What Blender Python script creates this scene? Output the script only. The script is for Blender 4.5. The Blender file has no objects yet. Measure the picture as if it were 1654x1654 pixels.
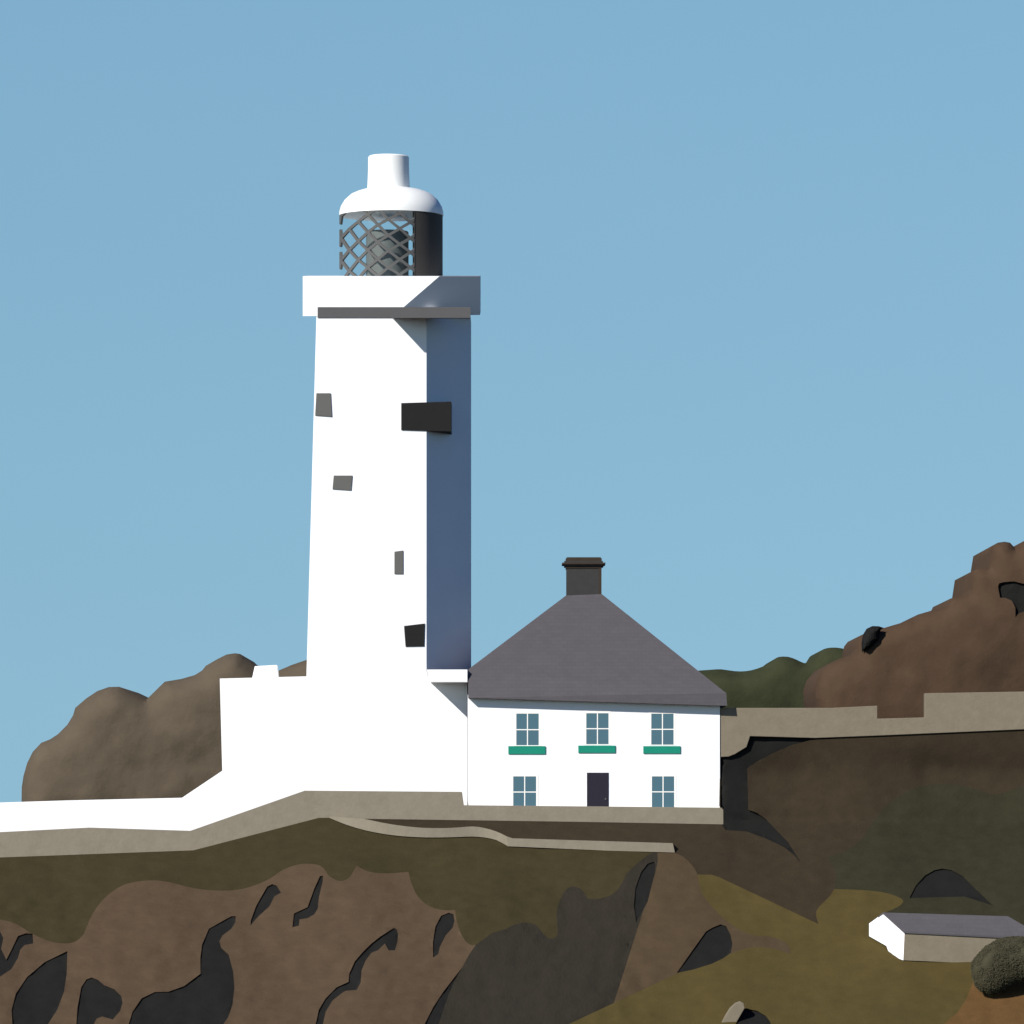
import bpy, bmesh, math, random
from mathutils import Vector, noise, geometry
from math import radians, sin, cos, pi

random.seed(7)
S = bpy.context.scene
COL = S.collection
# ------------------------------------------------------------------ camera, sky, sun, exposure
F = 8880.0; HZ = 1310.0; CX = 827.0; W = 1654.0      # focal length, horizon row, centre column (in photo pixels)
cam_d = bpy.data.cameras.new('camera'); cam = bpy.data.objects.new('camera', cam_d); COL.objects.link(cam)
cam.location = (0, 0, 0); cam.rotation_euler = (radians(90), 0, 0)
cam_d.sensor_width = 36; cam_d.lens = 36 * F / W; cam_d.shift_y = (HZ - 827.0) / W
cam_d.clip_start = 1; cam_d.clip_end = 60000
S.camera = cam
SUN = Vector((-0.55, -0.645, 0.525)).normalized()
SUN_EL = math.asin(SUN.z); SUN_AZ = math.atan2(SUN.x, SUN.y)
world = bpy.data.worlds.new('World'); S.world = world; world.use_nodes = True
wn = world.node_tree.nodes; wl = world.node_tree.links; wn.clear()
sky = wn.new('ShaderNodeTexSky'); sky.sky_type = 'NISHITA'; sky.sun_disc = False
sky.sun_elevation = SUN_EL; sky.sun_rotation = SUN_AZ
sky.altitude = 60; sky.air_density = 1.0; sky.dust_density = 0.3; sky.ozone_density = 2.0
tint = wn.new('ShaderNodeMix'); tint.data_type = 'RGBA'; tint.blend_type = 'MULTIPLY'; tint.inputs[0].default_value = 1.0
tint.inputs[7].default_value = (1.0, 1.0, 1.0, 1)
# clean sea air: bright low sky, deeper blue overhead
sepz = wn.new('ShaderNodeSeparateXYZ'); ramp = wn.new('ShaderNodeValToRGB'); gain = wn.new('ShaderNodeVectorMath'); gain.operation = 'SCALE'; gain.inputs['Scale'].default_value = 2.49
re_ = ramp.color_ramp.elements
re_[0].position = 0.0; re_[0].color = (0.81, 0.865, 0.645, 1)
re_[1].position = 1.0; re_[1].color = (0.09, 0.14, 0.24, 1)
e_ = re_.new(0.16); e_.color = (0.775, 0.90, 0.725, 1)
e_ = re_.new(0.32); e_.color = (0.14, 0.22, 0.42, 1)
bg = wn.new('ShaderNodeBackground'); bg.inputs['Strength'].default_value = 0.10
wo = wn.new('ShaderNodeOutputWorld')
# the clear sky of higher up, drawn down to the horizon (very clean air)
geo = wn.new('ShaderNodeTexCoord'); vm = wn.new('ShaderNodeVectorMath'); vm.operation = 'MULTIPLY_ADD'
vm.inputs[1].default_value = (0.08, 0.08, 0.6); vm.inputs[2].default_value = (0, 0, 0.42)
wl.new(geo.outputs['Generated'], vm.inputs[0]); wl.new(vm.outputs[0], sky.inputs['Vector'])
wl.new(geo.outputs['Generated'], sepz.inputs[0]); wl.new(sepz.outputs['Z'], ramp.inputs[0]); wl.new(ramp.outputs[0], gain.inputs[0]); wl.new(gain.outputs[0], tint.inputs[7])
wl.new(sky.outputs[0], tint.inputs[6]); wl.new(tint.outputs[2], bg.inputs['Color']); wl.new(bg.outputs[0], wo.inputs['Surface'])
sd = bpy.data.lights.new('sun', 'SUN'); sd.energy = 5.0; sd.angle = radians(0.5); sd.color = (1.0, 0.96, 0.90)
so = bpy.data.objects.new('sun', sd); COL.objects.link(so); so.rotation_euler = SUN.to_track_quat('Z', 'Y').to_euler()
so.location = SUN * 300
S.view_settings.view_transform = 'Standard'; S.view_settings.look = 'None'; S.view_settings.gamma = 1
S.view_settings.exposure = 0.16
S.render.engine = 'CYCLES'
S.cycles.max_bounces = 6

# ------------------------------------------------------------------ helpers
def at(px, py, Y):
    return Vector(((px - CX) * Y / F, Y, (HZ - py) * Y / F))

def tag(o, label=None, cat=None, group=None, kind=None):
    if label: o['label'] = label
    if cat: o['category'] = cat
    if group: o['group'] = group
    if kind: o['kind'] = kind
    return o

def empty(name, loc, label, cat, group=None):
    o = bpy.data.objects.new(name, None); COL.objects.link(o); o.location = loc
    bpy.context.view_layer.update()
    return tag(o, label, cat, group)

def link(name, me, m, parent=None):
    o = bpy.data.objects.new(name, me); COL.objects.link(o)
    if m: me.materials.append(m)
    if parent is not None:
        o.parent = parent
        off = Vector(); p = parent
        while p is not None: off += p.location; p = p.parent
        o.location = -off if parent.parent is None else Vector()
    return o

def mesh_obj(name, verts, faces, m, parent=None, smooth=False, fix=True, bevel=0.0):
    me = bpy.data.meshes.new(name)
    bm = bmesh.new()
    vs = [bm.verts.new(v) for v in verts]
    for f in faces:
        try: bm.faces.new([vs[i] for i in f])
        except ValueError: pass
    if fix: bmesh.ops.recalc_face_normals(bm, faces=bm.faces)
    if bevel:
        bmesh.ops.bevel(bm, geom=[e for e in bm.edges if e.is_manifold and e.calc_face_angle(0) > 0.5], offset=bevel, segments=2, affect='EDGES', profile=0.6)
    bm.to_mesh(me); bm.free()
    if smooth:
        for p in me.polygons: p.use_smooth = True
    return link(name, me, m, parent)

def prism(name, pts, Y, thick, m, parent=None, bevel=0.015, back=None):
    """outline in photo pixels at distance Y (or one per point), extruded straight back by thick metres"""
    n = len(pts)
    Ys = Y if isinstance(Y, (list, tuple)) else [Y] * n
    v = [at(p[0], p[1], y) for p, y in zip(pts, Ys)]
    v += [a + Vector((0, thick, 0)) for a in v]
    f = [list(range(n)), list(range(2 * n - 1, n - 1, -1))] + [[i, (i + 1) % n, n + (i + 1) % n, n + i] for i in range(n)]
    return mesh_obj(name, v, f, m, parent, bevel=bevel)

def box(name, x0, y0, x1, y1, Y, thick, m, parent=None, bevel=0.012):
    return prism(name, [(x0, y0), (x1, y0), (x1, y1), (x0, y1)], Y, thick, m, parent, bevel)

def lathe(name, c, prof, m, parent=None, seg=64, a0=0, a1=2 * pi, smooth=True, cap=True):
    full = abs(a1 - a0 - 2 * pi) < 1e-6
    n = seg if full else seg + 1
    v = []; f = []
    for r, z in prof:
        for i in range(n):
            a = a0 + (a1 - a0) * i / seg
            v.append(Vector((c[0] + r * sin(a), c[1] - r * cos(a), z)))
    for k in range(len(prof) - 1):
        for i in range(seg):
            j = (i + 1) % n
            f.append([k * n + i, k * n + j, (k + 1) * n + j, (k + 1) * n + i])
    if full and cap:
        f.append(list(range(n))); f.append([(len(prof) - 1) * n + i for i in range(n)])
    o = mesh_obj(name, v, f, m, parent)
    if smooth:
        for p in o.data.polygons: p.use_smooth = len(p.vertices) == 4
        o.data.set_sharp_from_angle(angle=radians(35))
    return o

def curve(pts, k=4):
    """smooth an open run of outline points (Catmull-Rom)"""
    out = []
    for i in range(len(pts) - 1):
        p0 = pts[max(i - 1, 0)]; p1 = pts[i]; p2 = pts[i + 1]; p3 = pts[min(i + 2, len(pts) - 1)]
        for s in range(k):
            t = s / k
            out.append(tuple(0.5 * (2 * p1[a] + (p2[a] - p0[a]) * t + (2 * p0[a] - 5 * p1[a] + 4 * p2[a] - p3[a]) * t * t
                                    + (3 * p1[a] - p0[a] - 3 * p2[a] + p3[a]) * t ** 3) for a in (0, 1)))
    out.append(tuple(pts[-1]))
    return out

def inside(x, y, poly):
    c = False; j = len(poly) - 1
    for i in range(len(poly)):
        xi, yi = poly[i]; xj, yj = poly[j]
        if (yi > y) != (yj > y) and x < (xj - xi) * (y - yi) / (yj - yi) + xi: c = not c
        j = i
    return c

# ------------------------------------------------------------------ materials
def mat(name, col, rough=0.8, var=0.12, scale=1.5, bump=0.0, bscale=6.0, detail=6, spec=0.3, col2=None, c2pos=(0.62, 0.72), c2scale=0.8, metallic=0.0, stretch=None):
    m = bpy.data.materials.new(name); m.use_nodes = True; var *= 0.65; bump *= 0.7
    nt = m.node_tree; N = nt.nodes; L = nt.links
    b = N['Principled BSDF']; b.inputs['Roughness'].default_value = rough
    b.inputs['Specular IOR Level'].default_value = spec; b.inputs['Metallic'].default_value = metallic
    tc = N.new('ShaderNodeTexCoord'); mp = N.new('ShaderNodeMapping')
    if stretch: mp.inputs['Scale'].default_value = stretch[0]; mp.inputs['Rotation'].default_value = stretch[1]
    L.new(tc.outputs['Object'], mp.inputs['Vector'])
    n1 = N.new('ShaderNodeTexNoise'); n1.inputs['Scale'].default_value = scale; n1.inputs['Detail'].default_value = detail
    n1.inputs['Roughness'].default_value = 0.65
    L.new(mp.outputs[0], n1.inputs['Vector'])
    r = N.new('ShaderNodeValToRGB'); e = r.color_ramp.elements
    e[0].position = 0.3; e[1].position = 0.7
    e[0].color = tuple(max(0, c * (1 - var)) for c in col) + (1,); e[1].color = tuple(min(1, c * (1 + var)) for c in col) + (1,)
    L.new(n1.outputs['Fac'], r.inputs[0])
    out = r.outputs[0]
    if col2:
        n3 = N.new('ShaderNodeTexNoise'); n3.inputs['Scale'].default_value = c2scale; n3.inputs['Detail'].default_value = 8
        L.new(mp.outputs[0], n3.inputs['Vector'])
        r3 = N.new('ShaderNodeValToRGB'); r3.color_ramp.elements[0].position = c2pos[0]; r3.color_ramp.elements[1].position = c2pos[1]
        L.new(n3.outputs['Fac'], r3.inputs[0])
        mx = N.new('ShaderNodeMix'); mx.data_type = 'RGBA'; mx.inputs[7].default_value = tuple(col2) + (1,)
        L.new(r3.outputs[0], mx.inputs[0]); L.new(out, mx.inputs[6]); out = mx.outputs[2]
    L.new(out, b.inputs['Base Color'])
    if bump:
        n2 = N.new('ShaderNodeTexNoise'); n2.inputs['Scale'].default_value = bscale; n2.inputs['Detail'].default_value = 8
        n2.inputs['Roughness'].default_value = 0.7
        L.new(mp.outputs[0], n2.inputs['Vector'])
        bp = N.new('ShaderNodeBump'); bp.inputs['Strength'].default_value = 0.6; bp.inputs['Distance'].default_value = bump
        L.new(n2.outputs['Fac'], bp.inputs['Height']); L.new(bp.outputs[0], b.inputs['Normal'])
    return m

CC = {   # base colours (linear); the boulder one also paints shade in hollows
    'white': (0.84, 0.84, 0.84), 'dome': (0.86, 0.86, 0.82),
    'wall': (0.2156, 0.1875, 0.1403), 'wall_r': (0.1933, 0.1625, 0.1166),
    'turf': (0.0422, 0.0339, 0.0157), 'rock': (0.0765, 0.0504, 0.0292), 'slate': (0.0256, 0.0214, 0.0148),
    'earth': (0.0654, 0.0445, 0.0245), 'heath': (0.0362, 0.0268, 0.0166), 'gorse': (0.0299, 0.0279, 0.0158),
    'field': (0.0713, 0.0539, 0.0189), 'bracken': (0.1074, 0.0587, 0.0224),
    'far_rock': (0.0947, 0.0744, 0.0513), 'crag': (0.0663, 0.0412, 0.0248), 'far_green': (0.0357, 0.0398, 0.0200),
    'roof': (0.0866, 0.0798, 0.0856), 'sill': (0.0040, 0.2190, 0.1390), 'door': (0.0193, 0.0167, 0.0269),
    'collar': (0.0892, 0.0874, 0.0879), 'black': (0.0127, 0.0122, 0.0115), 'grey': (0.1117, 0.1097, 0.1007),
    'lattice': (0.095, 0.095, 0.091), 'lens': (0.1080, 0.1162, 0.1118), 'chim': (0.0421, 0.0412, 0.0398), 'chim2': (0.045, 0.033, 0.024),
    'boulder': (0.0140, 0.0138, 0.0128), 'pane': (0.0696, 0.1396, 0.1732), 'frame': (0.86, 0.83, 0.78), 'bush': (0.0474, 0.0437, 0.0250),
}
M = {
    'white': mat('whitewash', CC['white'], 0.75, 0.03, 0.8, 0.01, 9, spec=0.2),
    'dome': mat('white_painted_metal', CC['dome'], 0.45, 0.02, 0.8),
    'wall': mat('pale_stone_wall', CC['wall'], 0.9, 0.12, 2.2, 0.04, 7, spec=0.15),
    'wall_r': mat('weathered_stone_wall', CC['wall_r'], 0.9, 0.12, 2.2, 0.04, 7, spec=0.15),
    'turf': mat('rough_turf', CC['turf'], 0.95, 0.18, 1.6, 0.05, 9, spec=0.05),
    'rock': mat('brown_schist', CC['rock'], 0.85, 0.16, 1.1, 0.09, 3.0, spec=0.12, stretch=((1, 1, 2.2), (0, 0.6, 0))),
    'slate': mat('dark_slate_rock', CC['slate'], 0.85, 0.16, 1.1, 0.09, 3.0, spec=0.12, stretch=((2.2, 1, 1), (0, 0.3, 0))),
    'earth': mat('bare_earth_bank', CC['earth'], 0.9, 0.16, 1.3, 0.06, 4.0, spec=0.1),
    'heath': mat('dark_heath', CC['heath'], 0.95, 0.18, 1.8, 0.06, 8, spec=0.05),
    'gorse': mat('dark_gorse_slope', CC['gorse'], 0.95, 0.2, 1.8, 0.06, 8, spec=0.05),
    'field': mat('dry_grass', CC['field'], 0.95, 0.16, 1.4, 0.04, 10, spec=0.05),
    'bracken': mat('rusty_bracken', CC['bracken'], 0.95, 0.18, 1.8, 0.05, 9, spec=0.05),
    'far_rock': mat('pale_sea_rock', CC['far_rock'], 0.9, 0.14, 0.9, 0.09, 2.5, spec=0.1),
    'crag': mat('reddish_crag', CC['crag'], 0.9, 0.16, 0.9, 0.09, 2.5, spec=0.1),
    'far_green': mat('far_scrub', CC['far_green'], 0.95, 0.18, 1.2, 0.08, 6, spec=0.05),
    'roof': None,
    'sill': mat('green_paint', CC['sill'], 0.5, 0.05, 2), 'door': mat('dark_door_paint', CC['door'], 0.6, 0.05, 2, spec=0.15),
    'collar': mat('grey_painted_steel', CC['collar'], 0.7, 0.05, 2, spec=0.2), 'black': mat('black_paint', CC['black'], 0.7, 0.08, 2, spec=0.15),
    'grey': mat('grey_shutter', CC['grey'], 0.7, 0.05, 2, spec=0.2), 'blind': mat('dark_blind_metal', (0.055, 0.049, 0.043), 0.7, 0.05, 2, spec=0.2), 'damper': mat('damper_grey', (0.1, 0.1, 0.11), 0.8, 0.1, 2), 'lattice': mat('lattice_bar_paint', CC['lattice'], 0.7, 0.04, 2, spec=0.2),  # includes the grey of the added sheet that limits bounced light
    'lens': mat('lens_housing', CC['lens'], 0.5, 0.05, 2), 'chim': mat('dark_chimney_brick', CC['chim'], 0.9, 0.12, 3, 0.02, 9, spec=0.1),
    'chim2': mat('brown_chimney_band', CC['chim2'], 0.9, 0.12, 3, spec=0.1),
    'boulder': mat('black_boulder_and_shade', CC['boulder'], 0.9, 0.15, 1.5, 0.05, 5, spec=0.05),
    'frame': mat('cream_window_paint', CC['frame'], 0.6, 0.02, 2),
    'pane': mat('window_glass', CC['pane'], 0.25, 0.03, 2, spec=0.3),
}
# slate roof: courses of slates
def roof_mat():
    m = mat('slate_roof', CC['roof'], 0.8, 0.07, 1.5, spec=0.15)
    nt = m.node_tree; N = nt.nodes; L = nt.links; b = N['Principled BSDF']
    old = b.inputs['Base Color'].links[0].from_socket
    tc = N.new('ShaderNodeTexCoord'); sp = N.new('ShaderNodeSeparateXYZ'); cb = N.new('ShaderNodeCombineXYZ')
    L.new(tc.outputs['Object'], sp.inputs[0]); L.new(sp.outputs['X'], cb.inputs['X']); L.new(sp.outputs['Z'], cb.inputs['Y'])
    br = N.new('ShaderNodeTexBrick'); br.inputs['Scale'].default_value = 1.0
    br.inputs['Color1'].default_value = (1, 1, 1, 1); br.inputs['Color2'].default_value = (0.86, 0.86, 0.88, 1)
    br.inputs['Mortar'].default_value = (0.72, 0.72, 0.72, 1)
    br.inputs['Brick Width'].default_value = 0.34; br.inputs['Row Height'].default_value = 0.16; br.inputs['Mortar Size'].default_value = 0.008
    L.new(cb.outputs[0], br.inputs['Vector'])
    mx = N.new('ShaderNodeMix'); mx.data_type = 'RGBA'; mx.blend_type = 'MULTIPLY'; mx.inputs[0].default_value = 0.55
    L.new(old, mx.inputs[6]); L.new(br.outputs['Color'], mx.inputs[7]); L.new(mx.outputs[2], b.inputs['Base Color'])
    return m
M['roof'] = roof_mat()
def glass_mat():
    m = bpy.data.materials.new('lantern_glass'); m.use_nodes = True
    nt = m.node_tree; N = nt.nodes; L = nt.links; N.clear()
    t = N.new('ShaderNodeBsdfTransparent'); t.inputs[0].default_value = (0.95, 0.975, 0.97, 1)
    g = N.new('ShaderNodeBsdfGlossy'); g.inputs['Roughness'].default_value = 0.05
    x = N.new('ShaderNodeMixShader'); x.inputs[0].default_value = 0.03; o = N.new('ShaderNodeOutputMaterial')
    L.new(t.outputs[0], x.inputs[1]); L.new(g.outputs[0], x.inputs[2]); L.new(x.outputs[0], o.inputs[0])
    return m
M['glass'] = glass_mat()
sea_m = mat('sea_water', (0.02, 0.07, 0.12), 0.15, 0.2, 0.02, 0.3, 0.3, spec=0.5)

# ------------------------------------------------------------------ ground and sea
def smooth(t): t = max(0, min(1, t)); return t * t * (3 - 2 * t)
def ground():
    xs = [-20000, -3000, -600, -200, -120, -80, -60, -45] + [(-35 + i * 2.5) for i in range(29)] + [45, 60, 80, 120, 200, 600, 3000, 20000]
    ys = [-3000, -300, -100, -30, -10, 0, 4, 8, 14, 22, 32, 45, 60, 80, 100, 130, 160, 180, 195, 205, 212, 220, 228, 236, 244, 252, 260, 270, 285, 300, 330, 400, 800, 5000, 40000]
    v = []; f = []
    for y in ys:
        for x in xs:
            near = -1.7 - 30 * smooth((y - 3) / 75.0) - 30 * smooth((abs(x) - 60) / 150)
            land = -30 + 26.0 * smooth((y - 222) / 16.0) + 2.4 * smooth((y - 238) / 4)
            side = smooth((-28 - x) / 25.0) if x < 0 else 0
            land -= 45 * side
            land -= 70 * smooth((y - 275) / 60.0)
            z = near if y < 110 else land
            if 80 <= y <= 200: z = -31.7 if abs(x) < 100 else -55
            if abs(x) > 200 and z > -62: z = -70
            if y > 330 or y < -200: z = -70
            z += 0.4 * noise.noise(Vector((x * .1, y * .1, 0)))
            v.append(Vector((x, y, min(z, -1.7) if y > 150 else z)))
    n = len(xs)
    for j in range(len(ys) - 1):
        for i in range(n - 1):
            f.append([j * n + i, j * n + i + 1, (j + 1) * n + i + 1, (j + 1) * n + i])
    tag(mesh_obj('ground', v, f, M['heath'], smooth=True), 'dark heath covered ground of the headland and valley', kind='structure')
    tag(mesh_obj('sea', [Vector((-30000, -20000, -60)), Vector((30000, -20000, -60)), Vector((30000, 50000, -60)), Vector((-30000, 50000, -60))],
                 [[0, 1, 2, 3]], sea_m), 'blue sea around the headland', kind='structure')
ground()

# ------------------------------------------------------------------ relief surfaces (headland face, crags, far hills)
def seg_dist(px, py, segs):
    best = 1e9
    for (x0, y0, x1, y1) in segs:
        dx = x1 - x0; dy = y1 - y0; L2 = dx * dx + dy * dy
        t = 0 if L2 == 0 else max(0, min(1, ((px - x0) * dx + (py - y0) * dy) / L2))
        d = (px - x0 - t * dx) ** 2 + (py - y0 - t * dy) ** 2
        if d < best: best = d
    return math.sqrt(best)

def resample(poly, step):
    out = []
    n = len(poly)
    for i in range(n):
        a = poly[i]; b = poly[(i + 1) % n]
        d = math.hypot(b[0] - a[0], b[1] - a[1]); k = max(1, int(d / step))
        for s in range(k):
            out.append((a[0] + (b[0] - a[0]) * s / k, a[1] + (b[1] - a[1]) * s / k))
    return out

def relief(outer, regions, depth, step, back, skirt_key):
    """one continuous surface cut into regions; regions = [(key, polygon, pit_depth)] painted in order.
    A pit is a shallow hollow, its shade painted near black, sunk into the region that it is painted over."""
    from mathutils import Vector as V2
    pts = []; edges = []
    def add(poly):
        q = resample(poly, step); b = len(pts)
        pts.extend(V2((p[0], p[1])) for p in q)
        edges.extend((b + i, b + (i + 1) % len(q)) for i in range(len(q)))
    add(outer)
    clip = []
    for key, poly, pit in regions:
        if poly: add(poly)
    x0 = min(p[0] for p in outer); x1 = max(p[0] for p in outer); y0 = min(p[1] for p in outer); y1 = max(p[1] for p in outer)
    y = y0 + step / 2; row = 0
    while y < y1:
        x = x0 + (step / 2 if row % 2 else 0)
        while x < x1:
            jx = x + random.uniform(-.28, .28) * step; jy = y + random.uniform(-.28, .28) * step
            if inside(jx, jy, outer): pts.append(V2((jx, jy)))
            x += step
        y += step * 0.87; row += 1
    vo, eo, fo, _, _, _ = geometry.delaunay_2d_cdt(pts, edges, [], 0, 1e-4)
    cls = {}; pits = {}
    bbs = [None if not p else (min(a[0] for a in p), max(a[0] for a in p), min(a[1] for a in p), max(a[1] for a in p)) for _, p, _ in regions]
    for f in fo:
        cx = sum(vo[i][0] for i in f) / 3; cy = sum(vo[i][1] for i in f) / 3
        if not inside(cx, cy, outer): continue
        k = None; pd = 0
        for (key, poly, pit), bb in zip(regions, bbs):
            if poly and (cx < bb[0] or cx > bb[1] or cy < bb[2] or cy > bb[3]): continue
            if poly is None or inside(cx, cy, poly):
                if pit: k = 'hollow_shade'; pd = pit
                else: k = key; pd = 0
        cls.setdefault(k, []).append((tuple(f), pd))
    Yv = [depth(v[0], v[1]) for v in vo]
    front = [at(v[0], v[1], y) for v, y in zip(vo, Yv)]
    # outer boundary edges
    cnt = {}
    for k, fs in cls.items():
        for f, pd in fs:
            for a, b in ((f[0], f[1]), (f[1], f[2]), (f[2], f[0])):
                cnt.setdefault((min(a, b), max(a, b)), []).append((a, b, pd, k))
    out = {}
    for k, fs in cls.items():
        vm = {}; V = []; Fc = []
        def vid(i, pd):
            key = (i, pd)
            if key not in vm:
                vm[key] = len(V)
                if pd == 0: V.append(front[i])
                elif pd == 'b': V.append(front[i] + Vector((0, back, 0)))
                else: V.append(at(vo[i][0], vo[i][1], Yv[i] + pd + 0.05 * noise.noise(front[i] * 1.3)))
            return vm[key]
        for f, pd in fs:
            Fc.append([vid(i, pd) for i in f])
        for (a, b), l in cnt.items():
            mine = [e for e in l if e[3] == k]
            if not mine: continue
            if len(l) == 1:      # outer rim: skirt straight back
                a_, b_, pd, _ = l[0]
                Fc.append([vid(b_, pd), vid(a_, pd), vid(a_, 'b'), vid(b_, 'b')])
            elif l[0][2] != l[1][2]:
                deep = l[0] if l[0][2] > l[1][2] else l[1]
                shal = l[1] if deep is l[0] else l[0]
                if deep[3] != k: continue
                Fc.append([vid(deep[1], deep[2]), vid(deep[0], deep[2]), vid(deep[0], shal[2]), vid(deep[1], shal[2])])
        out[k] = (V, Fc)
    return out

def z5(l): return [(x / 2.757, 1250 + y / 2.757) for x, y in l]
def z6(l): return [(560 + x / 2.757, 1250 + y / 2.757) for x, y in l]
def z3(l): return [(1150 + x / 3.282, 850 + y / 3.282) for x, y in l]
def z4(l): return [(1150 + x / 3.282, 1254 + y / 3.282) for x, y in l]
def z7(l): return [(x / 3.308, 1030 + y / 3.308) for x, y in l]

turf_low = curve([(0, 1485), (25, 1492), (54, 1509), (80, 1520), (105, 1524), (123, 1520), (136, 1508)], 3)[:-1] + \
    curve([(136, 1508), (143, 1489), (156, 1466), (174, 1446), (198, 1430), (221, 1424), (247, 1422), (272, 1424.5), (301, 1432), (326, 1436.5),
           (355.5, 1438.6), (384.5, 1437), (410, 1430.6), (435, 1419.7), (457, 1405), (479, 1397), (497, 1395), (515, 1397.6), (524, 1404), (533, 1416), (549.5, 1423), (564, 1417.6), (576, 1398)], 3)[:-1] + \
    curve([(576, 1398), (596, 1408), (625, 1410.7), (659.7, 1408)], 3)[:-1] + \
    curve([(659.7, 1408), (665, 1428), (676, 1449.5), (694, 1464), (716, 1470), (734.8, 1469.8)], 3)[:-1] + \
    curve([(734.8, 1469.8), (738, 1489), (745, 1509), (756, 1524), (768.6, 1526), (792, 1509), (817.5, 1500.6)], 3)[:-1] + \
    curve([(817.5, 1500.6), (831, 1493.5), (846.5, 1490.8), (865, 1493.7), (881, 1512), (892, 1516), (901, 1507.5), (899, 1475), (908, 1446), (917, 1435), (928, 1431.7), (941, 1438.6), (948.8, 1451)], 3)[:-1] + \
    curve([(948.8, 1451), (962.6, 1452), (984.4, 1447), (1000.7, 1433), (1012, 1411)], 3)[:-1] + \
    curve([(1012, 1411), (1031.5, 1393), (1049.7, 1379), (1062, 1377.5)], 3)
strip_top = curve([(587, 1322.5), (632.5, 1331.6), (680, 1337), (727, 1337.4), (763, 1335), (785, 1338), (806.6, 1345), (824, 1354)], 3)[:-1] + [(824, 1354), (1086.7, 1362)]
strip_low = curve([(532, 1321), (560, 1332.3), (596, 1342.5), (640, 1349.7), (687, 1352.6), (728.7, 1352.3), (763, 1351.2), (785, 1353), (805, 1358), (818, 1366.8)], 3)[:-1] + [(818, 1366.8), (981, 1374), (1090, 1377)]
turf = turf_low + [(1090, 1377), (1088, 1368)] + [(824, 1360)] + [(765, 1343), (640, 1342), (532, 1318), (515, 1318), (310, 1370), (0, 1382), (-210, 1391), (-210, 1440)]
rock = [(-210, 1410), (0, 1410), (500, 1360), (1060, 1370), (800, 1620), (700, 1810), (-210, 1810)]
slate = curve([(768.6, 1526), (757, 1543), (747, 1562), (735, 1582), (725, 1605.5), (716, 1630), (708.7, 1654), (690, 1720), (670, 1812)], 2) + [(850, 1812), (850, 1686), (919, 1654), (991.6, 1620), (1058.7, 1409.6), (1062.4, 1391.5), (1062, 1375), (1040, 1370), (800, 1450)]
earth = [(991.6, 1620), (1050, 1390), (1060, 1376), (1090, 1377.5)] + curve([(1090, 1377.7), (1104, 1384), (1118.6, 1398.7), (1126.6, 1413), (1133, 1442), (1150, 1464), (1168, 1482.5), (1192.7, 1500.8), (1220, 1511.5), (1241.4, 1512.4), (1262.7, 1518.5), (1275, 1529.8), (1277, 1541)], 3) + \
    curve([(1277, 1541), (1250.5, 1532.8), (1223, 1529.8), (1198.8, 1533.7), (1180.5, 1540.4)], 3) + [(1160, 1548), (1093, 1573)]
field = [(1060, 1412), (1126.6, 1412.5), (1150, 1413), (1162, 1417), (1322, 1492.6)] + curve([(1322, 1492.6), (1318, 1476), (1323.7, 1464), (1339, 1449), (1347.4, 1436)], 3) + \
    curve([(1347.4, 1436), (1393.8, 1437.7), (1424, 1441), (1445.6, 1446.6), (1459, 1455), (1450, 1465), (1427, 1475)], 3) + [(1500, 1515), (1860, 1530), (1860, 1812), (600, 1812), (900, 1640)]
gorse = curve([(1347.4, 1436), (1350, 1415.5), (1345, 1398.7), (1335.9, 1383.5)], 3)[:-1] + curve([(1335.9, 1383.5), (1351, 1379.5), (1369.4, 1372.8), (1390.7, 1356), (1406, 1333), (1412, 1325), (1430, 1304), (1454.7, 1284), (1485, 1270.5), (1518.7, 1266.5), (1558, 1269.6), (1601, 1282.7), (1625, 1279), (1654, 1269), (1700, 1255), (1860, 1230)], 3) + \
    [(1860, 1535), (1500, 1515), (1427, 1475)] + curve([(1427, 1475), (1450, 1465), (1459, 1455), (1445.6, 1446.6), (1424, 1441), (1393.8, 1437.7), (1347.4, 1436)], 3)[:-1]
bracken = [(1568, 1540), (1568, 1555.6), (1571, 1587.6), (1561, 1613.5), (1546, 1636.4), (1524.8, 1654), (1490, 1690), (1480, 1812), (1860, 1812), (1860, 1530), (1700, 1530)]
P = []
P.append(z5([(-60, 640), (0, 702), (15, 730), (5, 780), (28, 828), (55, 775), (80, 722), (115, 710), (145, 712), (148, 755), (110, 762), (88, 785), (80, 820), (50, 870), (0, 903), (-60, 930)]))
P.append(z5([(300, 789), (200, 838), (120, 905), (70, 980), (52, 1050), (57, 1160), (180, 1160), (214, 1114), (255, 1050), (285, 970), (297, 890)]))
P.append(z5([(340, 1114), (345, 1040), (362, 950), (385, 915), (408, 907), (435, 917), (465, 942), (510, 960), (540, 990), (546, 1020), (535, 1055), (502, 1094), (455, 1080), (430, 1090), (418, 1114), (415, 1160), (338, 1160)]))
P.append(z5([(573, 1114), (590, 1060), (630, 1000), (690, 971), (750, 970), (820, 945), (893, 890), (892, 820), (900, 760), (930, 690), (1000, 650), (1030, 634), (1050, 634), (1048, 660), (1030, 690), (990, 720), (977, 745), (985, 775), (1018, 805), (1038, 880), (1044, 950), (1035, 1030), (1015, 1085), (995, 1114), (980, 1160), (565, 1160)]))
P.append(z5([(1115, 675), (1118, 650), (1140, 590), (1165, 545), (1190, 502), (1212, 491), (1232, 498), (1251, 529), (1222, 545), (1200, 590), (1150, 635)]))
P.append(z5([(1302, 683), (1309, 622), (1370, 593), (1400, 510), (1425, 455), (1438, 453), (1437, 480), (1420, 550), (1415, 600), (1400, 625), (1370, 642), (1334, 648), (1331, 676)]))
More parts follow.
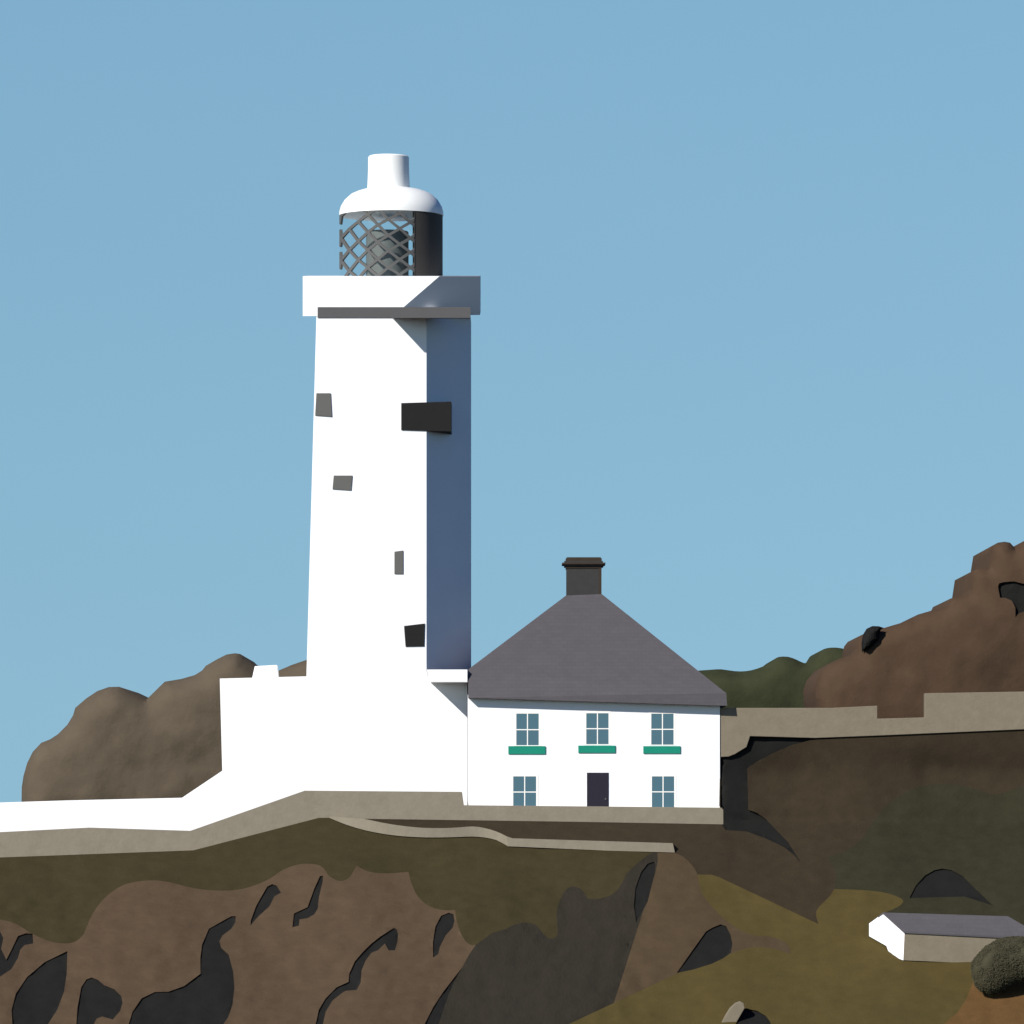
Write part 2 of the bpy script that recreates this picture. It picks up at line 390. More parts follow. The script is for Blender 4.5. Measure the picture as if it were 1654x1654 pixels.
P.append([(636.2, 1498.8), (640.5, 1501), (643, 1509), (642, 1520), (638, 1535), (628, 1535), (621.7, 1523.8), (610.8, 1534.7), (600, 1539), (590.8, 1551), (584, 1567.4), (582.5, 1587), (576, 1599), (560, 1600), (555, 1602), (537, 1616), (526, 1634.5), (521.6, 1654), (519, 1670), (508.5, 1670), (510, 1654), (515, 1631), (526, 1612.7), (544, 1594.6), (563, 1586), (564, 1573), (573, 1553), (586, 1538), (600, 1524), (614, 1513)])
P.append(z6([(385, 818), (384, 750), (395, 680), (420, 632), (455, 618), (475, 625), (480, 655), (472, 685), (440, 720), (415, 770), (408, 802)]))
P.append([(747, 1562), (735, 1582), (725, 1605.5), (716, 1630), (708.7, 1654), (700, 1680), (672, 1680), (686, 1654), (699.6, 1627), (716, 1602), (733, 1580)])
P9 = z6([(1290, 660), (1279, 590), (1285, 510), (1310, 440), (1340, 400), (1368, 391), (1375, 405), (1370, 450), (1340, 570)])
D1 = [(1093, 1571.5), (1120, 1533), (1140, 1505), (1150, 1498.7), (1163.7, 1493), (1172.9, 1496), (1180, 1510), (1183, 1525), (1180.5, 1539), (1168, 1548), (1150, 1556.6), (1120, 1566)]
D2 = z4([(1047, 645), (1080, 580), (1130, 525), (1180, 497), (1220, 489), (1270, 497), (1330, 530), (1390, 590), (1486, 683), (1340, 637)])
D3 = [(1163.5, 1222.6), (1177, 1222), (1186.6, 1217.8), (1205.8, 1206.5), (1210, 1189), (1211, 1175), (1360, 1180), (1355, 1192), (1333, 1193.7), (1308, 1195.8), (1281, 1202.8), (1250.5, 1215.6), (1223, 1230), (1207, 1241), (1208.8, 1308), (1223, 1313), (1238, 1324), (1266.7, 1354), (1271.9, 1359), (1284, 1377.4), (1293.8, 1393.5), (1281, 1379.5), (1265.8, 1368), (1238, 1354.5), (1206, 1343), (1172, 1340.8), (1168, 1334), (1163.5, 1331)]  # gap beside the cottage, its shadow painted near black
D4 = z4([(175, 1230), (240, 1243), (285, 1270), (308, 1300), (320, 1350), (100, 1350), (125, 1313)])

land_outer = [(-210, 1393), (0, 1385.5), (310, 1374), (515, 1321), (532, 1321), (587, 1322.5), (940, 1327.5), (1169, 1331.5), (1169, 1303), (1162.5, 1302), (1162.5, 1172), (1300, 1172), (1860, 1150), (1860, 1810), (-210, 1810)]
def fb(p, s, o=4): return noise.fractal(p * s, 0.9, 2.1, o, noise_basis='PERLIN_ORIGINAL')
def land_depth(px, py):
    y = 234.75 - (py - 1325) * 0.04
    if py < 1325: y = 234.75 + (1325 - py) * 0.04 * (1 - smooth((px - 1100) / 60)) + 0.87 * smooth((1325 - py) / 90) * smooth((px - 1100) / 60)
    X = (px - CX) * .027; Z = (HZ - py) * .027
    amp = smooth((py - 1345) / 60) if px < 1165 else smooth((py - 1195) / 60)
    p = Vector((X, 0, Z))
    y += amp * (0.5 * noise.noise(p * 0.22 + Vector((3, 0, 1))) + 0.08 * fb(p, 0.7))
    # layered rock: the cliff gets ledges, grass stays smooth
    cliff = smooth((py - 1400) / 60) * smooth((1080 - px) / 40)
    q = Vector((X * .8 + Z * .35, 0, Z * 1.5 - X * .5))
    y += cliff * (0.11 * noise.noise(q * 1.5) + 0.05 * noise.noise(q * 4.0))
    return y
PIT = 0.11  # shallow recess; the near-black material paints the crevice shade
regs = [('heath', None, 0), ('field', field, 0), ('gorse', gorse, 0), ('bracken', bracken, 0), ('earth', earth, 0), ('rock', rock, 0), ('slate', slate, 0), ('turf', turf, 0)]
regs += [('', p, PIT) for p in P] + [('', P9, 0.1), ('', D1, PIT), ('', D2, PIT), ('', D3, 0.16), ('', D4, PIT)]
# every region must close on the outer rim
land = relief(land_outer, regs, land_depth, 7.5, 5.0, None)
NM = {'heath': ('heath_slope', 'dark brown heath slope rising beside and behind the white cottage', 'heath'),
      'field': ('grass_field', 'olive dry grass field in the gully below the cottage', 'field'),
      'gorse': ('gorse_hillside', 'dark green gorse hillside behind the small white ended shed', 'gorse'),
      'bracken': ('bracken_bank', 'rusty orange bracken bank at the lower right corner', 'bracken'),
      'earth': ('earth_bank', 'brown earth bank between the dark slate cliff and the grass field', 'earth'),
      'rock': ('rock_cliff', 'brown rock cliff with crevices in painted shade below the turf', 'rock'),
      'slate': ('slate_cliff', 'dark grey slate cliff face below the lighthouse terrace', 'slate'),
      'hollow_shade': ('painted_shade_hollows', 'shallow hollows in the cliff and banks, shade painted near black', 'boulder'),
      'turf': ('turf_slope', 'dark olive turf slope draped over the cliff top', 'turf')}
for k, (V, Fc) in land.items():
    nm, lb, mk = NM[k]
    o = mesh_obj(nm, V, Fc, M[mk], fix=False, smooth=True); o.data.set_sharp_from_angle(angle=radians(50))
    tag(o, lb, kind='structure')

def crag(name, outer, pits, mk, Yd, step, back, label, bulge=1.2, rough=0.09):
    segs = [(outer[i][0], outer[i][1], outer[(i + 1) % len(outer)][0], outer[(i + 1) % len(outer)][1]) for i in range(len(outer))]
    def dep(px, py):
        d = seg_dist(px, py, segs)
        p = Vector(((px - CX) * .027, 0, (HZ - py) * .027))
        return Yd - bulge * (1 - math.exp(-d / 12.0)) + (0.45 * noise.noise(p * .25) + rough * fb(p, .8)) * smooth(d / 25)
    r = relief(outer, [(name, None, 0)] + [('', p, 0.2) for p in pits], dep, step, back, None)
    if 'hollow_shade' in r: tag(mesh_obj('painted_shade_hollow', r['hollow_shade'][0], r['hollow_shade'][1], M['boulder'], fix=False), 'shallow hollow in the face of the rock outcrop, shade painted near black', kind='structure')  # the hollow's shade is painted by the near-black material
    V, Fc = r[name]
    o = mesh_obj(name, V, Fc, M[mk], fix=False, smooth=True); o.data.set_sharp_from_angle(angle=radians(50))
    return tag(o, label, kind='structure')

sea_rock = z7([(115, 980), (115, 876), (116, 800), (125, 740), (145, 670), (175, 610), (220, 562), (270, 542), (310, 515), (360, 465), (390, 415), (402, 375), (460, 325), (520, 285), (580, 264), (635, 262), (700, 293), (782, 331), (880, 235), (970, 220), (1040, 200), (1080, 175), (1100, 150), (1160, 115), (1210, 90), (1255, 83), (1283, 87), (1300, 103), (1375, 152), (1420, 196), (1485, 177), (1560, 145), (1636, 119), (1700, 100), (1900, 140), (1900, 980)])
crag('rocky_hill', sea_rock, [], 'far_rock', 262, 8, 14, 'pale brown rocky hill rising behind the white boundary wall')
far_green = [(1040, 1200), (1040, 1100), (1100, 1086)] + curve([(1130, 1083), (1150, 1081.6), (1165, 1081), (1186.6, 1084), (1205, 1084), (1223, 1080), (1241, 1072.4), (1250.5, 1065.4), (1258, 1061), (1273.4, 1060.9), (1287, 1065.7), (1298.7, 1071), (1308.4, 1068.8), (1320.6, 1060.9), (1326.7, 1051), (1335.9, 1046.8), (1351, 1046), (1366, 1048.7), (1384, 1054.8), (1420, 1066)], 2) + [(1420, 1200)]
crag('scrub_hill', far_green, [], 'far_green', 305, 8, 12, 'dark green scrub hill on the skyline right of the cottage roof')
crag_out = z3([(562, 1150), (562, 963), (550, 910), (547, 850), (565, 790), (610, 740), (680, 700), (765, 676), (765, 640), (775, 600), (795, 575), (830, 562), (895, 548), (912, 539), (1000, 513), (1060, 490), (1092, 468), (1246, 423), (1265, 383), (1368, 354), (1386, 235), (1410, 226), (1468, 225), (1488, 102), (1515, 87), (1550, 82), (1580, 87), (1605, 114), (1630, 92), (1654, 78), (1800, 20), (2300, 60), (2300, 1150)])
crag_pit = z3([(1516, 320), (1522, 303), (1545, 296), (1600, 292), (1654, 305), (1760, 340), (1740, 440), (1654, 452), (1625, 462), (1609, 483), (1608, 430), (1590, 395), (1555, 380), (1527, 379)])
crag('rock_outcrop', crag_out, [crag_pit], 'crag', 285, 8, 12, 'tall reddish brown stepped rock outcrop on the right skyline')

# dark boulder on the crag's shoulder
bo = z3([(795, 668), (792, 620), (800, 575), (820, 543), (850, 529), (885, 530), (912, 539), (895, 548), (886, 575), (885, 600), (850, 640), (820, 658)])
def rounded(name, outline, Yc, depth, m, parent=None, step=4.0, rough=0.06):
    """solid stone: outline at its widest, bulging towards and away from the viewer"""
    outline = resample(outline, step)
    segs = [(outline[i][0], outline[i][1], outline[(i + 1) % len(outline)][0], outline[(i + 1) % len(outline)][1]) for i in range(len(outline))]
    pts = [Vector(p) for p in outline]; n = len(pts); ed = [(i, (i + 1) % n) for i in range(n)]
    x0 = min(p[0] for p in outline); x1 = max(p[0] for p in outline); y0 = min(p[1] for p in outline); y1 = max(p[1] for p in outline)
    y = y0
    while y < y1:
        x = x0
        while x < x1:
            if inside(x, y, outline) and seg_dist(x, y, segs) > step * .5: pts.append(Vector((x + random.uniform(-1, 1), y + random.uniform(-1, 1))))
            x += step
        y += step
    vo, eo, fo, _, _, _ = geometry.delaunay_2d_cdt(pts, ed, [], 0, 1e-4)
    ds = [seg_dist(v[0], v[1], segs) for v in vo]; dm = max(ds)
    V = []; Fc = []; N0 = len(vo)
    for sgn in (-1, 1):
        for v, d in zip(vo, ds):
            b = math.sqrt(max(0, 1 - (1 - d / dm) ** 2)) * depth
            V.append(at(v[0], v[1], Yc + sgn * b + rough * noise.noise(Vector((v[0], v[1], sgn * 9)) * .08) * (d > 1)))
    for f in fo:
        cx = sum(vo[i][0] for i in f) / 3; cy = sum(vo[i][1] for i in f) / 3
        if inside(cx, cy, outline):
            Fc.append(list(f)); Fc.append([i + N0 for i in reversed(f)])
    o = mesh_obj(name, V, Fc, m, parent)
    bm = bmesh.new(); bm.from_mesh(o.data); bmesh.ops.remove_doubles(bm, verts=bm.verts, dist=0.002); bmesh.ops.recalc_face_normals(bm, faces=bm.faces); bm.to_mesh(o.data); bm.free()
    return o
tag(rounded('boulder', bo, 284.2, 0.6, M['boulder']), 'near black boulder perched on the left shoulder of the rock outcrop', 'boulder')

# ------------------------------------------------------------------ lighthouse
YS = 237.5
lh = empty('lighthouse', at(627, 1200, YS + 3.2), 'tall white square lighthouse tower with lattice lantern room on top', 'lighthouse')
BACK = 7.0
def tower_ring(xl, xc, xr, py, cham):
    z = at(0, py, YS).z
    a = at(xl, py, YS); b = at(xc, py, YS); c = at(xr, py, YS + cham)
    return [Vector((a.x, YS, z)), Vector((b.x, YS, z)), Vector((c.x, YS + cham, z)), Vector((c.x, YS + BACK, z)), Vector((a.x, YS + BACK, z))]
r0 = tower_ring(494.7, 689, 760, 1102, 3.2); r1 = tower_ring(511.4, 689, 760, 498, 3.2)
mesh_obj('shaft', r0 + r1, [[0, 1, 2, 3, 4], [9, 8, 7, 6, 5]] + [[i, (i + 1) % 5, 5 + (i + 1) % 5, 5 + i] for i in range(5)], M['white'], lh, bevel=0.02)
# gallery parapet: a box whose right front corner is cut by one sloping plane
def gallery():
    bm = bmesh.new()
    YG = YS - 0.02
    a = at(489, 446, YG); b = at(775, 510.5, YG + 1.5)
    xr = at(775, 446, YG + 1.5).x
    x0, x1, y0, y1, z1, z0 = a.x, xr, YG, YG + BACK + 0.6, a.z, at(0, 510.5, YG).z
    v = [bm.verts.new(p) for p in [(x0, y0, z0), (x1, y0, z0), (x1, y1, z0), (x0, y1, z0), (x0, y0, z1), (x1, y0, z1), (x1, y1, z1), (x0, y1, z1)]]
    for i in (2, 3): v[i].co.z += .85      # soffit rises towards the back
    for i in (6, 7): v[i].co.z += .76      # coping falls forward
    for f in ((0, 3, 2, 1), (4, 5, 6, 7), (0, 1, 5, 4), (1, 2, 6, 5), (2, 3, 7, 6), (3, 0, 4, 7)): bm.faces.new([v[i] for i in f])
    p = at(710, 446, YG); q = at(652, 496, YG); r = Vector((x1, YG + 1.1, z1))
    nrm = (q - p).cross(r - p).normalized()
    if nrm.x < 0: nrm = -nrm
    res = bmesh.ops.bisect_plane(bm, geom=bm.verts[:] + bm.edges[:] + bm.faces[:], plane_co=p, plane_no=nrm, clear_outer=True)
    bmesh.ops.holes_fill(bm, edges=[e for e in bm.edges if e.is_boundary])
    bmesh.ops.recalc_face_normals(bm, faces=bm.faces)
    me = bpy.data.meshes.new('gallery'); bm.to_mesh(me); bm.free()
    return link('gallery', me, M['white'], lh)
gallery()
# grey platform round the head of the shaft, its right part extended to cast the shaft's diagonal shadow
pz = 1.66
yA = YS - 0.05; yB = YS - pz
def platform():
    zt = at(0, 496, yA).z; zb = at(0, 513, yA).z
    xl = at(513, 0, yA).x; xm = at(633, 0, YS).x; xr = at(760, 0, yA).x
    plan = [(xl, yA), (xm, yA), (xm, yB), (at(760, 0, yB).x, yB), (xr, YS + 0.4), (xl, YS + 0.4)]
    zt2 = zt; v = [Vector((x, y, zb)) for x, y in plan] + [Vector((x, y, zt)) for x, y in plan]
    # the projecting part is hung a little lower
    for i in (2, 3):
        v[i].z = at(0, 513.5, yB).z; v[i + 6].z = at(0, 496, yB).z
    mesh_obj('platform', v, [[0, 1, 2, 3, 4, 5], [11, 10, 9, 8, 7, 6]] + [[i, (i + 1) % 6, 6 + (i + 1) % 6, 6 + i] for i in range(6)], M['collar'], lh)
platform()
def window_panel(name, q, Y, th, m, parent):
    return prism(name, q, Y, th, m, parent, bevel=0.01)
w = window_panel('window', [(511, 635), (534, 635), (536, 673), (509, 671)], YS - .05, .3, M['grey'], lh)
w = window_panel('window', [(539, 768), (569, 768), (567, 792), (537, 790)], YS - .05, .3, M['grey'], lh)
w = window_panel('window', [(637, 891), (651, 889), (651, 927), (637, 927)], YS - .05, .3, M['grey'], lh)
window_panel('hatch', [(652.5, 1011), (686, 1007), (685, 1044), (655, 1044.5)], YS - .05, .3, M['black'], lh)
window_panel('signal_box', [(648, 651), (729, 648.5), (729, 697), (648, 694.5)], YS - .06, 2.4, M['black'], lh)
# lantern room
YL = YS + 3.3; RL = 84 * YL / F; LC = at(632, 0, YL)
def zc(py, Y=YL): return at(0, py, Y).z
lat = empty('lantern_room', at(632, 446, YL), None, None)
lat.parent = lh; lat.location = at(632, 446, YL) - lh.location
def sub(o, par):      # re-hang a mesh built in world coordinates under a nested part
    o.parent = par; o.location = -(lh.location + par.location) ; return o
sub(lathe('glazing', (LC.x, LC.y), [(RL * .985, zc(462)), (RL * .975, zc(345))], M['glass'], None, cap=False), lat)
nodes = [(550.7, [313, 348.5, 384.8, 421, 457]), (565, [336, 370, 404, 438, 470]), (580, [327, 358, 389.6, 420, 450]), (595.6, [318, 346.5, 375, 404, 432, 460]),
         (612, [336, 363, 391, 418.6, 446, 472]), (629, [328, 354.5, 380, 405, 432, 458]), (647.6, [344, 369, 394.5, 419, 443.5, 468]), (665, [335, 359, 384.8, 407.7, 432, 457]), (683, [346, 372, 397, 421, 445])]
def cyl(px, py, R=None):
    R = R or RL
    s = max(-1, min(1, (px - 632) / 84.0)); a = math.asin(s)
    y = YL - R * cos(a)
    return Vector((LC.x + R * s, y, at(0, py, y).z))
def lattice():
    V = []; Fc = []
    def bar(p, q):
        k = 4; prev = None
        for i in range(k + 1):
            t = i / k; x = p[0] + (q[0] - p[0]) * t; y = p[1] + (q[1] - p[1]) * t
            ln = math.hypot(q[0] - p[0], q[1] - p[1]); nx, ny = -(q[1] - p[1]) / ln, (q[0] - p[0]) / ln
            hw = 2.15
            a0 = (x - 632) / 84.0
            ring = []
            for sx in (1, -1):
                for R in (RL, RL - .09):
                    xx = max(548.2, min(671, x + sx * nx * hw))
                    ring.append(len(V)); V.append(cyl(xx, max(341.5, min(458, y + sx * ny * hw)), R))
            if prev:
                for a, b in ((0, 1), (1, 3), (3, 2), (2, 0)):
                    Fc.append([prev[a], prev[b], ring[b], ring[a]])
            else: Fc.append([ring[0], ring[1], ring[3], ring[2]])
            prev = ring
        Fc.append([prev[0], prev[1], prev[3], prev[2]])
    for (x0, a), (x1, b) in zip(nodes, nodes[1:]):
        for y0 in a:
            for y1 in b:
                if 5 < abs(y1 - y0) < 21 and not (max(y0, y1) < 340 or min(y0, y1) > 458): bar((x0, y0), (x1, y1))
    x0, a = nodes[0]
    for y0 in a:
        for s in (-1, 1):
            if 330 < y0 < 450: bar((548.3, y0 + s * 14), (x0, y0))
    return sub(mesh_obj('lattice', V, Fc, M['lattice']), lat)
lattice()
sub(lathe('blind_panel', (LC.x, LC.y), [(RL * .99, zc(460)), (RL * .99, zc(345)), (RL * .94, zc(345)), (RL * .94, zc(460))], M['blind'], None, seg=24, a0=math.asin(38 / 84), a1=radians(150), cap=False), lat)
sub(lathe('lens', (at(625.5, 0, YL).x, YL), [(34.5 * YL / F, zc(452)), (34.5 * YL / F, zc(376)), (33 * YL / F, zc(374)), (1.0 * YL / F, zc(373.5))], M['lens'], None, seg=32), lat)
k = YL / F
lathe('dome', (LC.x, LC.y), [(84.2 * k, zc(348.5)), (84 * k, zc(342)), (81.5 * k, zc(333.5)), (75.5 * k, zc(323.5)), (65 * k, zc(314)), (55 * k, zc(309.5)), (45 * k, zc(306.5)), (34 * k, zc(304.5))], M['dome'], lh)
lathe('vent', (at(627.6, 0, YL).x, YL), [(34.5 * k, zc(309)), (33.2 * k, zc(275)), (33 * k, zc(254)), (31 * k, zc(252))], M['dome'], lh)

# ------------------------------------------------------------------ service block at the tower's foot
YB = 237.48
sb = empty('service_building', at(555, 1300, YB + 3), 'low flat roofed white building around the foot of the lighthouse', 'building')
prism('wall', [(355, 1096), (492, 1092.5), (694, 1093), (755, 1093), (755, 1330), (361, 1330), (359, 1245)], YB, 7.5, M['white'], sb)
prism('roof_ledge', [(689.5, 1081.5), (755, 1081.5), (755, 1101.5), (695, 1101.5)], YB - 2.0, 3.4, M['white'], sb, bevel=0.01)
q0 = at(690.5, 1081.5, YB - 2.0)
bmv = [Vector((q0.x + dx, YB - 1.9 + dy, q0.z + dz)) for dz in (.003, .02) for dx, dy in ((0, 0), (1.62, 0), (1.62, 4.9), (0, 4.9))]  # hidden grey sheet added to dampen light bouncing off the ledge top
mesh_obj('bounce_damper', bmv, [[0, 3, 2, 1], [4, 5, 6, 7], [0, 1, 5, 4], [1, 2, 6, 5], [2, 3, 7, 6], [3, 0, 4, 7]], M['damper'], sb)
prism('roof_vent', [(407, 1097), (411.5, 1076), (447, 1074), (449.5, 1097)], YB + .4, 1.0, M['white'], sb)

# ------------------------------------------------------------------ cottage
YC = YB - 2.0
ct = empty('cottage', at(960, 1330, YC + 3), 'white two storey cottage with slate hipped roof and dark chimney', 'cottage')
prism('wall', [(755.5, 1122), (1163, 1134), (1163, 1345), (755.5, 1345)], YC, 8.0, M['white'], ct)
# dark sheet added on the cottage's unseen left end to cut bounced light
xl_ = at(755.5, 0, YC).x
cv = [Vector((x, y, z)) for z in (-.6, at(0, 1124, YC).z) for x, y in ((xl_ - .008, YC + .05), (xl_ - .002, YC + .05), (xl_ - .002, YC + 1.99), (xl_ - .008, YC + 1.99))]
mesh_obj('bounce_blocker', cv, [[0, 3, 2, 1], [4, 5, 6, 7], [0, 1, 5, 4], [1, 2, 6, 5], [2, 3, 7, 6], [3, 0, 4, 7]], M['roof'], ct)
def cottage_roof():
    YE = YC - 0.50; YR = YC + 4.0; YK = YC + 8.4
    V = [at(756, 1127, YE), at(1174.5, 1140, YE), at(1174.5, 1140, YE) + Vector((0, YK - YE, 0)), at(756, 1127, YE) + Vector((0, YK - YE, 0)),
         at(756.5, 1081, YE + .9), at(1173, 1119.5, YE + .05), Vector((at(1173, 0, YE).x, YK, at(0, 1119.5, YE).z)), Vector((at(756.5, 0, YE).x, YK, at(0, 1081, YE).z)),
         at(914, 962, YR), at(972, 959.5, YR)]
    Fc = [[0, 3, 2, 1], [0, 1, 5, 4], [1, 2, 6, 5], [2, 3, 7, 6], [3, 0, 4, 7], [4, 5, 9, 8], [5, 6, 9], [6, 7, 8, 9], [7, 4, 8]]
    r = mesh_obj('roof', V, Fc, M['roof'], ct, bevel=0.0)
    return r
cottage_roof()
def chimney():
    YR = YC + 4.15
    c = box('chimney', 915, 915, 971, 972, YR, 1.5, M['chim'], ct, 0.01)
    prof = [(914, 972, 914.5, 918, 'chim2'), (911.5, 975, 911, 914.5, 'chim'), (908, 978, 908.6, 911.4, 'chim2'), (911.5, 974, 906, 909, 'chim'), (914, 972, 901.5, 906.4, 'chim2'), (915.5, 970.5, 900, 902.5, 'chim')]
    for i, (x0, x1, y0, y1, mk) in enumerate(prof):
        o = box('cornice' if i != 4 else 'cap', x0, y0, x1, y1, YR - (971 - 915 and (915 - x0) * .027) - .01, 1.5 + 2 * (915 - x0) * .027, M[mk], None, 0.006)
        o.parent = c; o.location = Vector()
    q = box('corner_strip', 967.5, 917, 971.6, 962, YR - .03, 1.5, M['chim2'], None, 0.0); q.parent = c; q.location = Vector()
chimney()
def cwindow(x0, x1, y0, y1, mx, my, bottom_open=False):
    """x0..y1 = glass area; cream frame round it, one bar each way"""
    Yf = YC
    fr = [(x0 - 4, y0 - 3.2), (x1 + 3.6, y0 - 3.2), (x1 + 3.6, y1 + 1.2), (x0 - 4, y1 + 1.2)]
    inner = [(x0, y0), (x1, y0), (x1, y1), (x0, y1)]
    V = []
    for yy in (Yf - .012, Yf + .02):
        V += [at(*p, yy) for p in fr] + [at(*p, yy) for p in inner]
    Fc = []
    for i in range(4):
        j = (i + 1) % 4
        Fc += [[i, j, 4 + j, 4 + i], [8 + i, 12 + i, 12 + j, 8 + j], [i, 8 + i, 8 + j, j], [4 + i, 4 + j, 12 + j, 12 + i]]
    f = mesh_obj('window', V, Fc, M['frame'], ct)
    p = prism('pane', [(x0 - 1, y0 - 1), (x1 + 1, y0 - 1), (x1 + 1, y1 + 1), (x0 - 1, y1 + 1)], Yf - .004, .02, M['pane'], None, bevel=0)
    p.parent = f; p.location = Vector()
    g = prism('glazing_bar', [(mx - .8, y0 - .5), (mx + .8, y0 - .5), (mx + .8, y1 + .5), (mx - .8, y1 + .5)], Yf - .010, .025, M['frame'], None, bevel=0)
    g.parent = f; g.location = Vector()
    g = prism('glazing_bar', [(x0 - .5, my - .8), (x1 + .5, my - .8), (x1 + .5, my + .8), (x0 - .5, my + .8)], Yf - .008, .02, M['frame'], None, bevel=0)
    g.parent = f; g.location = Vector()
    return f
for a in ((834, 870.2, 1152.6, 1203.7, 852, 1178.6), (947, 983, 1152, 1202, 965, 1177), (1052, 1088, 1152.7, 1202.8, 1070, 1178),
          (829, 866, 1254, 1306, 847.5, 1279.3), (1053, 1089, 1254, 1306, 1071, 1279)):
    cwindow(*a)
for x0, x1, y0, y1 in ((821, 881, 1205.1, 1218), (934, 994, 1204.2, 1216), (1039, 1099, 1205.1, 1217)):
    box('window_sill', x0, y0, x1, y1, YC - .06, .1, M['sill'], ct, 0.006)
d = box('door', 948, 1248, 983, 1328, YC - .03, .06, M['door'], ct, 0.006)
h = box('handle', 977, 1289, 979.5, 1292, YC - .07, .05, M['collar'], None, 0.004); h.parent = d; h.location = Vector()

# ------------------------------------------------------------------ walls
tag(prism('boundary_wall', [(-220, 1300), (0, 1296.3), (110, 1292.8), (294, 1288.6), (359, 1245), (420, 1204), (520, 1204), (520, 1325), (330, 1380), (-220, 1400)], 237.5, .5, M['white']),
    'whitewashed boundary wall running left from the lighthouse and sloping up to it', 'wall')
tag(prism('retaining_wall', [(-220, 1352), (0, 1344), (143, 1336.7), (307, 1342), (492, 1277), (746, 1279), (749, 1300.5), (1168.5, 1304.5), (1168.5, 1332.5), (940, 1329.5), (587, 1324.5), (532, 1324), (515, 1325), (310, 1380), (-220, 1402)], 235.2, .6, M['wall'], bevel=0.02),
    'pale stone retaining wall stepping along the front of lighthouse and cottage', 'wall')
def strip():
    st = [(532, 1318.5)] + strip_top; lo = list(strip_low)
    n = 60
    def samp(line, t):
        x = line[0][0] + (line[-1][0] - line[0][0]) * t
        for a, b in zip(line, line[1:]):
            if a[0] <= x <= b[0] + 1e-6:
                u = (x - a[0]) / max(1e-6, b[0] - a[0]); return (x, a[1] + (b[1] - a[1]) * u)
        return line[-1]
    V = []; Fc = []
    for i in range(n + 1):
        t = i / n; a = samp(st, t); b = samp(lo, t)
        Yt = 234.75 - (b[1] - 1325) * .04 - .1
        pa = at(a[0], a[1], Yt); pb = at(b[0], b[1], Yt)
        V += [pa, pb, pb + Vector((0, .75, 0)), pa + Vector((0, .75, 0))]
        if i:
            o = 4 * (i - 1); q = 4 * i
            for k in range(4): Fc.append([o + k, o + (k + 1) % 4, q + (k + 1) % 4, q + k])
    Fc.append([0, 1, 2, 3]); Fc.append([4 * n + k for k in (3, 2, 1, 0)])
    tag(mesh_obj('low_stone_wall', V, Fc, M['wall']), 'low curved stone wall along the cliff path below the cottage', 'wall')
strip()
tag(prism('field_wall', [(1342, 1143.4), (1417, 1139.8), (1417, 1160.8), (1494, 1158.7), (1494, 1119.7), (1654, 1117), (1850, 1114), (1850, 1172), (1654, 1178), (1421, 1188), (1317.6, 1192), (1211.5, 1189), (1205.8, 1206.5), (1187, 1218), (1177, 1222), (1164.5, 1222.6), (1164.5, 1143.4)],
          235.52, .7, M['wall_r'], bevel=0.02), 'weathered stone field wall with a gap in its top, right of the cottage', 'wall')

# ------------------------------------------------------------------ shed
sh = empty('shed', at(1540, 1550, 224), 'small shed with white gable end and slate roof at the lower right', 'shed')
Y1 = land_depth(1459, 1551) - .12; Y2 = land_depth(1404, 1512) - .12; Ym = (Y1 + Y2) / 2
base = [(1458.7, 1551), (1442.5, 1545), (1434.9, 1536.5), (1431.8, 1528), (1403.8, 1512)]
base = [at(px, py, Y1 + (Y2 - Y1) * (1460 - px) / 57) for px, py in base]
fe = at(1460.8, 1504.4, Y1); fbm = base[0]; ap = at(1427, 1475, Ym); be = at(1403.8, 1491.7, Y2)
L = at(1690, 1516, Y1) - fe
Lr = at(1628 + 30, 1482, Ym) - ap
g2 = [fe] + base + [be, ap]; ng = len(g2)
mesh_obj('gable_wall', [p for p in g2] + [p + Vector((.22, .0, 0)) for p in g2], [list(range(ng)), list(range(2 * ng - 1, ng - 1, -1))] + [[i, (i + 1) % ng, ng + (i + 1) % ng, ng + i] for i in range(ng)], M['white'], sh)
sw = [fe + Vector((.01, -.02, -.02)), fbm + Vector((.01, -.02, 0)), at(1690, 1561, Y1) + Vector((0, -.02, 0)), fe + L + Vector((0, -.02, -.02))]
mesh_obj('side_wall', sw + [p + Vector((0, .25, 0)) for p in sw], [[0, 1, 2, 3], [7, 6, 5, 4]] + [[i, (i + 1) % 4, 4 + (i + 1) % 4, 4 + i] for i in range(4)], M['wall_r'], sh)
rt = [ap + Vector((-.02, 0, .03)), fe + Vector((-.02, -.08, -.0)), fe + L + Vector((0, -.08, 0)), at(1628, 1481, Ym) + Vector((0, 0, .03)), be + Vector((-.0, .05, .0)), be + L + Vector((0, .05, 0))]
up = Vector((0, 0, -.07))
mesh_obj('roof', rt + [p + up for p in rt], [[0, 1, 2, 3], [0, 3, 5, 4], [6, 9, 8, 7], [6, 10, 11, 9], [1, 0, 6, 7], [0, 4, 10, 6], [3, 2, 8, 9], [5, 3, 9, 11], [2, 1, 7, 8], [4, 5, 11, 10]], M['roof'], sh)

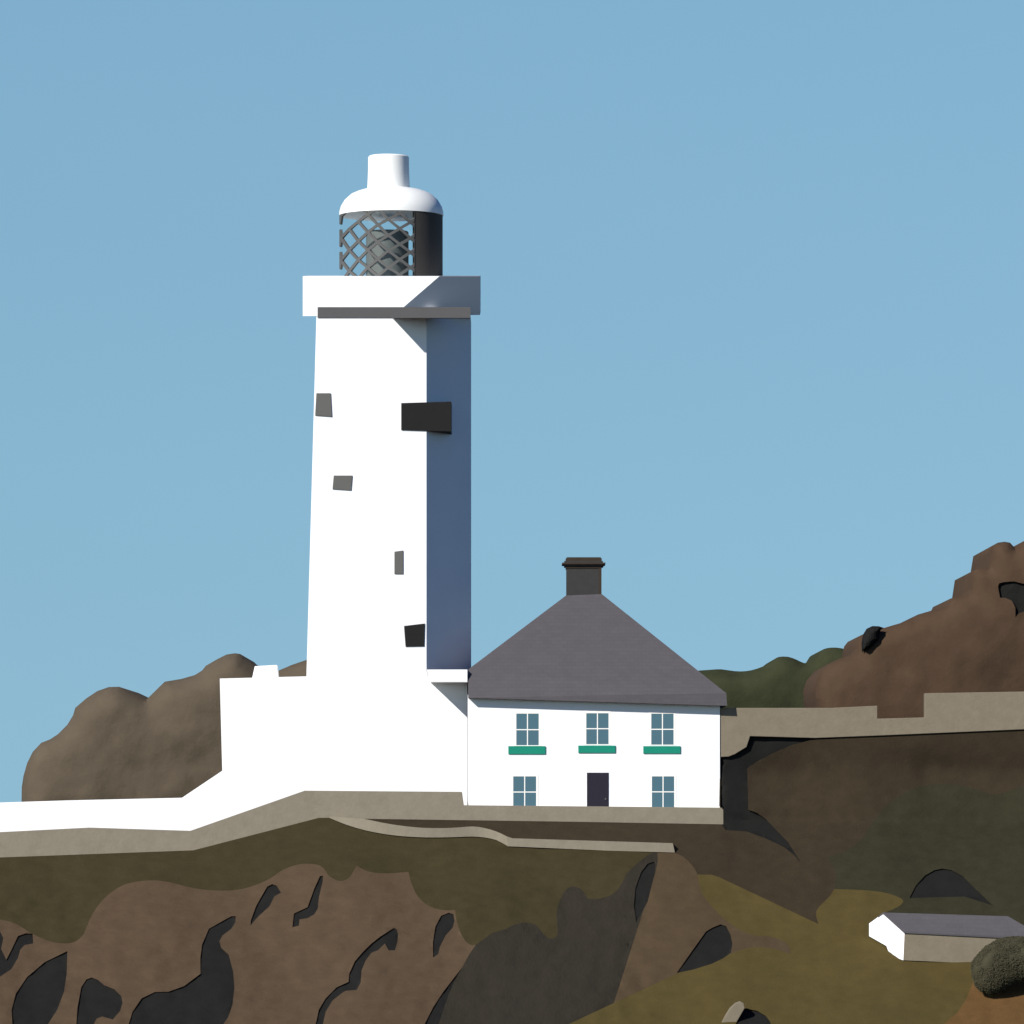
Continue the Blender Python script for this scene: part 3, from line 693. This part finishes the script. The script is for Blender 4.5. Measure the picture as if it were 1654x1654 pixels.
# ------------------------------------------------------------------ bush and standing stone
def bush():
    out = [(1568, 1555.6), (1576.6, 1543.5), (1591.8, 1528), (1610, 1517.6), (1628, 1513), (1643.6, 1512.4), (1654, 1513), (1690, 1514), (1725, 1522), (1740, 1545), (1730, 1570), (1700, 1582), (1654, 1584.6), (1642, 1586.7), (1628, 1596.8), (1613, 1603.8), (1598, 1606), (1582.7, 1601), (1573.5, 1590.7), (1569, 1574)]
    Yb = 223.2
    root = empty('bush', at(1625, 1604, Yb), 'rounded dark green bush in front of the shed wall', 'bush')
    core = rounded('foliage', out, Yb, 0.7, M['bush'], root, step=5, rough=.12)
    for p in core.data.polygons: p.use_smooth = True
    segs = [(out[i][0], out[i][1], out[(i + 1) % len(out)][0], out[(i + 1) % len(out)][1]) for i in range(len(out))]
    V = []; Fc = []
    rnd = random.Random(3)
    for _ in range(11000):
        x = rnd.uniform(1566, 1742); y = rnd.uniform(1511, 1607)
        if not inside(x, y, out): continue
        d = seg_dist(x, y, segs)
        b = math.sqrt(max(0, 1 - (1 - min(1, d / 44)) ** 2)) * 0.7
        c = at(x, y, Yb - b * rnd.uniform(.95, 1.06) - .02)
        nn = Vector((rnd.uniform(-1, 1) - .2, rnd.uniform(-1, 1) - 1.9, rnd.uniform(-1, 1) + .5)); u = nn.cross(Vector((rnd.uniform(-1, 1), .1, rnd.uniform(-1, 1)))).normalized()
        w_ = u.cross(nn).normalized()
        s = rnd.uniform(.035, .06); n = len(V)
        V += [c - u * s, c + w_ * s * .5, c + u * s, c - w_ * s * .5]; Fc.append([n, n + 1, n + 2, n + 3])
    lf = mesh_obj('leaves', V, Fc, M['bush'], root, fix=False)
M['bush'] = mat('bush_leaves', CC['bush'], 0.8, 0.15, 3, spec=0.1)
bush()
tag(prism('standing_stone', z4([(-20, 1420), (45, 1313), (95, 1230), (125, 1202), (150, 1193), (168, 1202), (174, 1228), (125, 1313), (70, 1420)]), land_depth(1185, 1640) - .4, .5, M['wall_r'], bevel=.03),
    'leaning pale standing stone on the grass at the bottom edge', 'stone')
